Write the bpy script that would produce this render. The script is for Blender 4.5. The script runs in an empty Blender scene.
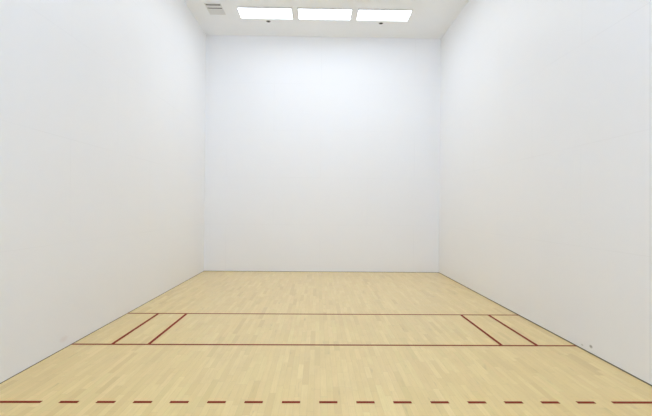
import bpy, bmesh, math
from mathutils import Matrix, Vector

FT = 0.3048
S = bpy.context.scene
COL = S.collection
def P(x, y, z):
    """court feet (x from left wall, y from front wall, z up) -> world metres"""
    return Vector(((x - 10.0) * FT, -y * FT, z * FT))

# ------------------------------------------------------------------ camera
cam_d = bpy.data.cameras.new('camera'); cam = bpy.data.objects.new('camera', cam_d)
COL.objects.link(cam); S.camera = cam
cam_d.sensor_width = 36.0
cam_d.lens = 36.0 * 439.43 / 652.0
cam_d.clip_start = 0.05
cam.matrix_world = (Matrix.Translation(P(9.604, 37.421, 5.422))
                    @ Matrix.Rotation(math.radians(-1.058), 4, 'Z')
                    @ Matrix.Rotation(math.radians(90.023), 4, 'X')
                    @ Matrix.Rotation(math.radians(0.527), 4, 'Z'))

# ------------------------------------------------------------------ world, exposure
w = bpy.data.worlds.new('world'); S.world = w; w.use_nodes = True
w.node_tree.nodes['Background'].inputs[0].default_value = (0.74, 0.905, 1.20, 1)
w.node_tree.nodes['Background'].inputs[1].default_value = 3.1
S.view_settings.view_transform = 'Standard'
S.view_settings.look = 'None'
S.view_settings.gamma = 1.0
S.view_settings.use_curve_mapping = False
S.view_settings.exposure = 0.37
S.cycles.max_bounces = 24
S.cycles.diffuse_bounces = 16
LAMP_STRENGTH = 3.35
LAMP_COLOR = (0.838, 0.920, 1.04, 1)
LAMP_ROWS = (4.50, 8.2, 11.9)      # row distances from front wall, ft; rows behind the first are added light
LAMP_X = (5.57, 9.99, 14.41)

CW, CL, CH = 20.0, 40.0, 20.0   # court, ft

# ------------------------------------------------------------------ node helpers
class NT:
    def __init__(s, name):
        s.m = bpy.data.materials.new(name); s.m.use_nodes = True
        s.t = s.m.node_tree; s.b = s.t.nodes['Principled BSDF']
    def n(s, typ, **kw):
        nd = s.t.nodes.new(typ)
        for k, v in kw.items(): setattr(nd, k, v)
        return nd
    def put(s, sock, v):
        if isinstance(v, bpy.types.NodeSocket): s.t.links.new(v, sock)
        elif v is not None: sock.default_value = v
    def math(s, op, a, b=None, c=None, clamp=False):
        nd = s.n('ShaderNodeMath', operation=op, use_clamp=clamp)
        s.put(nd.inputs[0], a); s.put(nd.inputs[1], b); s.put(nd.inputs[2], c)
        return nd.outputs[0]
    def mix(s, f, a, b, mode='MIX'):
        nd = s.n('ShaderNodeMix', data_type='RGBA', blend_type=mode)
        s.put(nd.inputs[0], f); s.put(nd.inputs[6], a); s.put(nd.inputs[7], b)
        return nd.outputs[2]
    def xyz(s):
        g = s.n('ShaderNodeNewGeometry'); sp = s.n('ShaderNodeSeparateXYZ')
        s.t.links.new(g.outputs['Position'], sp.inputs[0]); return g.outputs['Position'], sp.outputs
    def comb(s, x, y, z=0.0):
        nd = s.n('ShaderNodeCombineXYZ')
        for i, v in enumerate((x, y, z)): s.put(nd.inputs[i], v)
        return nd.outputs[0]
    def noise(s, vec, scale, detail=2.0, rough=0.5):
        nd = s.n('ShaderNodeTexNoise'); s.put(nd.inputs['Vector'], vec)
        nd.inputs['Scale'].default_value = scale; nd.inputs['Detail'].default_value = detail
        nd.inputs['Roughness'].default_value = rough
        return nd.outputs['Fac']
    def ramp(s, f, lo, hi):
        nd = s.n('ShaderNodeMapRange'); s.put(nd.inputs[0], f)
        nd.inputs[1].default_value = lo; nd.inputs[2].default_value = hi
        return nd.outputs[0]

def plain(name, col, rough=0.5, metal=0.0, spec=0.5, var=0.03, scale=30):
    k = NT(name); pos, _ = k.xyz()
    c = k.mix(k.noise(pos, scale), (*[v * (1 - var) for v in col], 1), (*[min(1, v * (1 + var)) for v in col], 1))
    k.put(k.b.inputs['Base Color'], c)
    k.b.inputs['Roughness'].default_value = rough
    k.b.inputs['Metallic'].default_value = metal
    k.b.inputs['Specular IOR Level'].default_value = spec
    return k.m

def wall_mat(name, axis, base, marks=(), rough=0.50, spec=0.30):
    """glossy white court panel, 8 x 4 ft sheets laid in half-offset courses; axis = world axis along the wall"""
    k = NT(name); pos, sp = k.xyz()
    along = sp[axis]; z = sp[2]
    L, H = 8 * FT, 4 * FT
    course = k.math('FLOOR', k.math('DIVIDE', z, H))
    off = k.math('MULTIPLY', k.math('MODULO', course, 2.0), L / 2)
    a = k.math('ADD', k.math('ADD', along, 400.0 * FT + 0.2 * FT), off)
    def seam(v, period, half):
        d = k.math('PINGPONG', v, period / 2)          # 0 at every joint
        return k.math('SUBTRACT', 1.0, k.math('DIVIDE', d, half), clamp=True)
    sv = seam(a, L, 0.007); sh = seam(k.math('ADD', z, 0.0), H, 0.006)
    # joints show only here and there
    patch = k.ramp(k.noise(pos, 0.9, 1.0), 0.42, 0.62)
    line = k.math('MULTIPLY', k.math('MAXIMUM', sv, sh), k.math('MULTIPLY_ADD', patch, 0.6, 0.4))
    blot = k.noise(pos, 1.3, 3.0)
    c = k.mix(blot, (*[v * 0.985 for v in base], 1), (*base, 1))
    c = k.mix(k.math('MULTIPLY', line, 0.10), c, (0.35, 0.34, 0.33, 1))
    for (ma, mz, ra, rz, s_, colr) in marks:            # scuffs left by balls and shoes
        da = k.math('DIVIDE', k.math('SUBTRACT', along, ma), ra)
        dz = k.math('DIVIDE', k.math('SUBTRACT', z, mz), rz)
        d = k.math('ADD', k.math('MULTIPLY', da, da), k.math('MULTIPLY', dz, dz))
        f = k.math('MULTIPLY', k.math('SUBTRACT', 1.0, d, clamp=True), s_)
        c = k.mix(f, c, (*colr, 1))
    k.put(k.b.inputs['Base Color'], c)
    k.put(k.b.inputs['Roughness'], k.math('MULTIPLY_ADD', k.noise(pos, 2.2, 3.0), 0.08, rough))
    k.b.inputs['Specular IOR Level'].default_value = spec
    bmp = k.n('ShaderNodeBump'); bmp.inputs['Strength'].default_value = 0.25; bmp.inputs['Distance'].default_value = 0.002
    h = k.math('SUBTRACT', k.math('MULTIPLY', k.noise(pos, 3.0, 2.0), 1.0), line)
    k.put(bmp.inputs['Height'], h); k.put(k.b.inputs['Normal'], bmp.outputs[0])
    return k.m

def floor_mat():
    k = NT('maple_strip_floor'); pos, sp = k.xyz()
    W = 0.057
    xs = k.math('ADD', sp[0], 10.0)
    u = k.math('DIVIDE', xs, W)
    colid = k.math('FLOOR', u)
    wn = k.n('ShaderNodeTexWhiteNoise', noise_dimensions='1D'); k.put(wn.inputs['W'], colid)
    L = k.math('MULTIPLY_ADD', wn.outputs['Value'], 0.50, 0.30)      # board length per strip
    wn2 = k.n('ShaderNodeTexWhiteNoise', noise_dimensions='1D'); k.put(wn2.inputs['W'], k.math('ADD', colid, 77.3))
    v = k.math('ADD', k.math('DIVIDE', k.math('ADD', sp[1], 40.0), L), k.math('MULTIPLY', wn2.outputs['Value'], 9.0))
    rowid = k.math('FLOOR', v)
    wb = k.n('ShaderNodeTexWhiteNoise', noise_dimensions='2D'); k.put(wb.inputs['Vector'], k.comb(colid, rowid))
    r1 = wb.outputs['Value']
    cr = k.n('ShaderNodeValToRGB'); k.put(cr.inputs[0], r1)
    e = cr.color_ramp.elements
    e[0].position = 0.0; e[0].color = (*FL[0], 1)
    e[1].position = 1.0; e[1].color = (*FL[3], 1)
    for p_, c_ in ((0.13, FL[1]), (0.6, FL[2])):
        x = e.new(p_); x.color = (*c_, 1)
    c = cr.outputs[0]
    # hue drift from board to board (greenish sapwood, pinkish heart)
    sc = k.n('ShaderNodeSeparateColor'); k.put(sc.inputs[0], wb.outputs['Color'])
    c = k.mix(k.math('MULTIPLY', k.ramp(sc.outputs[1], 0.55, 1.0), 0.30), c, (*FL[4], 1))
    c = k.mix(k.math('MULTIPLY', k.ramp(sc.outputs[2], 0.6, 1.0), 0.28), c, (*FL[5], 1))
    # grain, along the boards
    g = k.noise(k.comb(k.math('MULTIPLY', sp[0], 60.0), k.math('MULTIPLY', sp[1], 3.5), k.math('MULTIPLY', r1, 50.0)), 1.0, 4.0, 0.6)
    c = k.mix(k.math('MULTIPLY', k.ramp(g, 0.42, 0.70), 0.40), c, (*FL[0], 1))
    # worn, slightly darker drifts along the boards
    s3 = k.noise(k.comb(k.math('MULTIPLY', sp[0], 5.0), k.math('MULTIPLY', sp[1], 1.3), 3.7), 1.0, 5.0, 0.65)
    c = k.mix(k.math('MULTIPLY', k.ramp(s3, 0.48, 0.72), 0.55), c, (*FL[0], 1))
    # mineral streaks
    s2 = k.noise(k.comb(k.math('MULTIPLY', sp[0], 22.0), k.math('MULTIPLY', sp[1], 3.0), k.math('MULTIPLY', r1, 9.0)), 1.0, 2.0)
    c = k.mix(k.math('MULTIPLY', k.ramp(s2, 0.66, 0.80), 0.30), c, (0.30, 0.21, 0.11, 1))
    # joints
    du = k.math('PINGPONG', u, 0.5)
    ju = k.math('SUBTRACT', 1.0, k.math('DIVIDE', du, 0.018), clamp=True)
    dv = k.math('MULTIPLY', k.math('PINGPONG', v, 0.5), L)
    jv = k.math('SUBTRACT', 1.0, k.math('DIVIDE', dv, 0.0018), clamp=True)
    j = k.math('MAXIMUM', ju, jv)
    c = k.mix(k.math('MULTIPLY', j, 0.45), c, (0.25, 0.16, 0.07, 1))
    k.put(k.b.inputs['Base Color'], c)
    k.put(k.b.inputs['Roughness'], k.math('MULTIPLY_ADD', k.noise(pos, 5.0, 3.0), 0.10, 0.30))
    k.b.inputs['Specular IOR Level'].default_value = 0.5
    k.b.inputs['Coat Weight'].default_value = 0.6
    k.b.inputs['Coat Roughness'].default_value = 0.22
    bmp = k.n('ShaderNodeBump'); bmp.inputs['Strength'].default_value = 0.3; bmp.inputs['Distance'].default_value = 0.0008
    k.put(bmp.inputs['Height'], k.math('SUBTRACT', k.math('MULTIPLY', g, 0.3), j)); k.put(k.b.inputs['Normal'], bmp.outputs[0])
    return k.m

# maple tones, linear
FL = [(0.725, 0.515, 0.192), (0.795, 0.580, 0.222), (0.830, 0.612, 0.238), (0.870, 0.660, 0.270),
      (0.770, 0.630, 0.230), (0.860, 0.590, 0.250)]
WALL = (0.878, 0.886, 0.904)

M = {}
M['wall_front'] = wall_mat('white_panel_front', 0, WALL)
M['wall_left'] = wall_mat('white_panel_left', 1, WALL, rough=0.36, spec=0.45, marks=((-20.55 * FT, 0.36 * FT, 0.10, 0.04, 0.14, (0.6, 0.35, 0.3)),))
M['wall_right'] = wall_mat('white_panel_right', 1, WALL, rough=0.36, spec=0.45, marks=((-20.95 * FT, 0.27 * FT, 0.035, 0.022, 0.7, (0.12, 0.12, 0.12)),
                                                               (-20.4 * FT, 0.16 * FT, 0.03, 0.012, 0.4, (0.2, 0.18, 0.17))))
M['ceiling'] = plain('ceiling_paint', (0.88, 0.90, 0.925), 0.8, var=0.01, scale=4)
M['floor'] = floor_mat()
M['line'] = plain('red_court_paint', (0.240, 0.024, 0.007), 0.6, spec=0.08, var=0.12, scale=12)
M['joint'] = plain('dark_expansion_joint', (0.17, 0.145, 0.11), 0.8, var=0.3, scale=6)
M['white_metal'] = plain('white_enamel', (0.72, 0.72, 0.71), 0.45)
M['dark'] = plain('dark_duct', (0.05, 0.05, 0.05), 0.8)
M['grey'] = plain('grey_enamel', (0.55, 0.55, 0.54), 0.5)
M['brass'] = plain('dull_brass', (0.35, 0.28, 0.15), 0.4, metal=0.9)
k = NT('lit_diffuser'); pos, sp = k.xyz()
k.b.inputs['Base Color'].default_value = (0.9, 0.9, 0.9, 1)
k.b.inputs['Emission Color'].default_value = LAMP_COLOR
k.b.inputs['Emission Strength'].default_value = LAMP_STRENGTH
pr = k.math('MULTIPLY', k.math('SINE', k.math('MULTIPLY', sp[0], 500.0)), k.math('SINE', k.math('MULTIPLY', sp[1], 500.0)))
bmp = k.n('ShaderNodeBump'); bmp.inputs['Strength'].default_value = 0.3; bmp.inputs['Distance'].default_value = 0.001
k.put(bmp.inputs['Height'], pr); k.put(k.b.inputs['Normal'], bmp.outputs[0])
M['diffuser'] = k.m

# ------------------------------------------------------------------ mesh helpers
def box(bm, lo, hi, rot=None, bevel=0.0):
    lo, hi = Vector(lo), Vector(hi); c = (lo + hi) / 2; s = hi - lo
    mat = Matrix.Translation(c) @ (rot or Matrix.Identity(4)) @ Matrix.Diagonal((*[abs(v) for v in s], 1))
    r = bmesh.ops.create_cube(bm, size=1.0, matrix=mat)
    if bevel:
        es = {e for v in r['verts'] for e in v.link_edges}
        bmesh.ops.bevel(bm, geom=list(es), offset=bevel, segments=2, affect='EDGES')
def lathe(bm, prof, n=32):
    rings = []
    for (r, z) in prof:
        if r <= 1e-6: rings.append([bm.verts.new((0, 0, z))])
        else: rings.append([bm.verts.new((r * math.cos(2 * math.pi * i / n), r * math.sin(2 * math.pi * i / n), z)) for i in range(n)])
    for a, b in zip(rings, rings[1:]):
        for i in range(n):
            j = (i + 1) % n
            if len(a) == 1 and len(b) == 1: continue
            if len(a) == 1: bm.faces.new((a[0], b[i], b[j]))
            elif len(b) == 1: bm.faces.new((a[i], a[j], b[0]))
            else: bm.faces.new((a[i], a[j], b[j], b[i]))
def obj(name, bm, mat, parent=None, smooth=False):
    bmesh.ops.recalc_face_normals(bm, faces=bm.faces)
    me = bpy.data.meshes.new(name); bm.to_mesh(me); bm.free()
    me.materials.append(mat)
    if smooth:
        for p in me.polygons: p.use_smooth = True
    o = bpy.data.objects.new(name, me); COL.objects.link(o)
    if parent: o.parent = parent
    return o
def slab(name, lo, hi, mat, parent=None, bevel=0.0):
    bm = bmesh.new(); box(bm, P(*lo), P(*hi), bevel=bevel)
    return obj(name, bm, mat, parent)
def struct(o, label=None):
    o['kind'] = 'structure'
    if label: o['label'] = label
    return o
def thing(name, label, cat, loc, group=None):
    o = bpy.data.objects.new(name, None); COL.objects.link(o); o.location = loc
    o.empty_display_size = 0.1
    o['label'] = label; o['category'] = cat
    if group: o['group'] = group
    return o

# ------------------------------------------------------------------ the room
T = 0.5
floor = struct(slab('floor', (0, CL, -T), (CW, 0, 0), M['floor']), 'pale maple strip floor of the court marked with red lines')
struct(slab('wall_front', (-T, 0, -T), (CW + T, -T, CH + T), M['wall_front']), 'white paneled front wall of the court facing the camera')
struct(slab('wall_left', (-T, CL, -T), (0, 0, CH + T), M['wall_left']), 'white paneled side wall on the left of the court')
struct(slab('wall_right', (CW, CL, -T), (CW + T, 0, CH + T), M['wall_right']), 'white paneled side wall on the right of the court')
struct(slab('wall_back', (-T, CL + T, -T), (CW + T, CL, 12.0), M['wall_front']), 'white back wall of the court with an added opening above for light')  # out of view; stops short of the ceiling to let world light in
struct(slab('ceiling', (0, CL, CH), (CW, 0, CH + T), M['ceiling']), 'off white painted ceiling above the court')
jw, jh = 0.018, 0.034
struct(slab('baseboard_front', (0, jw, 0), (CW, 0, jh * 0.7), M['joint']), 'thin dark joint along the foot of the front wall')
struct(slab('baseboard_left', (0, CL, 0), (jw, jw, jh * 0.45), M['joint']), 'thin dark joint along the foot of the left wall')
struct(slab('baseboard_right', (CW - jw, CL, 0), (CW, jw, jh), M['joint']), 'thin dark joint along the foot of the right wall')

# ------------------------------------------------------------------ painted court lines (parts of the floor)
LW = 0.125                       # 1.5 in
pz = 0.0015 / FT
def line(name, x0, x1, y0, y1, label):
    o = slab(name, (x0, max(y0, y1), 0), (x1, min(y0, y1), pz), M['line'], floor); o['label'] = label
    return o
YS, YH, YR = 14.95, 20.01, 25.145
line('service_line', jw, CW - jw, YS - LW / 2, YS + LW / 2, 'thin red service line across the court, the one nearest the front wall')
line('short_line', jw, CW - jw, YH - LW / 2, YH + LW / 2, 'solid red short line across the middle of the court')
for x, nm, lb in ((1.566, 'service_box_line', 'red service box line beside the left wall'),
                  (2.991, 'drive_serve_line', 'red drive serve line, second from the left wall'),
                  (17.009, 'drive_serve_line', 'red drive serve line, second from the right wall'),
                  (18.434, 'service_box_line', 'red service box line beside the right wall')):
    line(nm, x - LW / 2, x + LW / 2, YS + LW / 2, YH - LW / 2, lb)
ly0, ly1 = YR - LW / 2, YR + LW / 2
line('receiving_line_end', jw, 2.02, ly0, ly1, 'long red end of the broken receiving line at the left wall')
line('receiving_line_end', 17.98, CW - jw, ly0, ly1, 'long red end of the broken receiving line at the right wall')
starts = [2.52, 3.53, 4.54, 5.55, 6.58, 7.61, 8.65, 9.69, 10.73, 11.77, 12.82, 13.87, 14.91, 15.95, 16.97]
for i, x in enumerate(starts):
    line('receiving_line_dash', x, x + 0.51, ly0, ly1, 'short red dash of the broken receiving line')

# ------------------------------------------------------------------ ceiling fixtures
ZC = CH * FT
FW, FD = 3.92 * FT, 1.78 * FT
def make_light(label, group):
    t = thing('ceiling_light', label, 'ceiling light', (0, 0, ZC), group)
    bm = bmesh.new(); r = 0.014
    x, y, h = FW / 2, FD / 2, 0.030
    box(bm, (-x - r, -y - r, -h), (x + r, -y, 0), bevel=0.003); box(bm, (-x - r, y, -h), (x + r, y + r, 0), bevel=0.003)
    box(bm, (-x - r, -y, -h), (-x, y, 0), bevel=0.003); box(bm, (x, -y, -h), (x + r, y, 0), bevel=0.003)
    obj('frame', bm, M['white_metal'], t)
    bm = bmesh.new(); box(bm, (-x, -y, -0.007), (x, y, -0.002)); obj('diffuser', bm, M['diffuser'], t)
    return t
names = ['left', 'middle', 'right']
proto = None
for r, yy in enumerate(LAMP_ROWS):
    for i, xx in enumerate(LAMP_X):
        if r == 0:
            lb = ['bright rectangular ceiling light nearest the air vent, leftmost of the three',
                  'bright rectangular ceiling light between the two others, middle of the three',
                  'bright rectangular ceiling light nearest the right wall, rightmost of the three'][i]
            gp = 'ceiling lights in a row by the front wall'
        else:  # unseen rows, added to even out the light on walls and floor
            lb = 'added unseen ceiling light %s, %s' % (['in the second row from the front wall', 'in the third row from the front wall'][r - 1],
                                                       ['nearest the left wall', 'between its two neighbours', 'nearest the right wall'][i])
            gp = 'added ceiling lights over the middle of the court'
        if proto is None:
            proto = t = make_light(lb, gp)
        else:
            t = proto.copy(); COL.objects.link(t); t['label'] = lb; t['group'] = gp
            for ch in proto.children:
                c = ch.copy(); COL.objects.link(c); c.parent = t
        p = P(xx, yy, CH); t.location = p

# supply-air register: long side runs away from the camera, slots run left to right
v = thing('air_vent', 'white ceiling air vent with dark slots near the left wall', 'air vent', P(1.92, 4.97, CH))
ax, ay, rim, h = 0.18, 0.275, 0.018, 0.010
bm = bmesh.new()
box(bm, (-ax, -ay, -h), (ax, -ay + rim, 0), bevel=0.002); box(bm, (-ax, ay - rim, -h), (ax, ay, 0), bevel=0.002)
box(bm, (-ax, -ay + rim, -h), (-ax + rim, ay - rim, 0), bevel=0.002); box(bm, (ax - rim, -ay + rim, -h), (ax, ay - rim, 0), bevel=0.002)
obj('frame', bm, M['white_metal'], v)
bm = bmesh.new(); box(bm, (-ax + rim, -ay + rim, -0.002), (ax - rim, ay - rim, 0)); obj('duct_opening', bm, M['dark'], v)
ix = ax - rim
# slots (local y, half width), the widest nearest the camera; slats fill between them
slots = [(-0.205, 0.027), (-0.045, 0.021), (0.080, 0.003), (0.190, 0.003)]
y0 = -ay + rim
for sy, sh in slots + [(ay - rim, 0.0)]:
    y1 = sy - sh
    bm = bmesh.new(); box(bm, (-ix, y0, -0.007), (ix, y1, -0.003), bevel=0.001)
    obj('slat', bm, M['white_metal'], v)
    y0 = sy + sh

# sprinkler heads
def make_sprinkler(label):
    t = thing('fire_sprinkler', label, 'fire sprinkler', (0, 0, ZC), 'dark round sprinkler heads in the ceiling')
    bm = bmesh.new(); lathe(bm, [(0.047, -0.001), (0.047, -0.005), (0.052, -0.007), (0.060, -0.005), (0.063, -0.0015), (0.063, -0.001), (0.047, -0.001)])
    obj('escutcheon', bm, M['white_metal'], t, True)
    bm = bmesh.new(); lathe(bm, [(0, -0.001), (0.0465, -0.001), (0.0465, -0.004), (0, -0.004)]); obj('recessed_cup', bm, M['dark'], t)
    bm = bmesh.new(); lathe(bm, [(0, -0.004), (0.012, -0.004), (0.012, -0.008), (0.007, -0.010), (0.006, -0.015), (0, -0.015)], 20)
    obj('sprinkler_body', bm, M['dark'], t, True)
    bm = bmesh.new()
    lathe(bm, [(0, -0.015), (0.017, -0.015), (0.019, -0.017), (0.017, -0.0185), (0, -0.0185)], 20)
    obj('deflector', bm, M['dark'], t, True)
    return t
s1 = make_sprinkler('small dark round sprinkler head in the ceiling below the leftmost light')
s1.location = P(5.60, 2.96, CH)
s2 = s1.copy(); COL.objects.link(s2); s2.location = P(14.43, 2.96, CH)
s2['label'] = 'small dark round sprinkler head in the ceiling below the rightmost light'
for ch in s1.children:
    c = ch.copy(); COL.objects.link(c); c.parent = s2
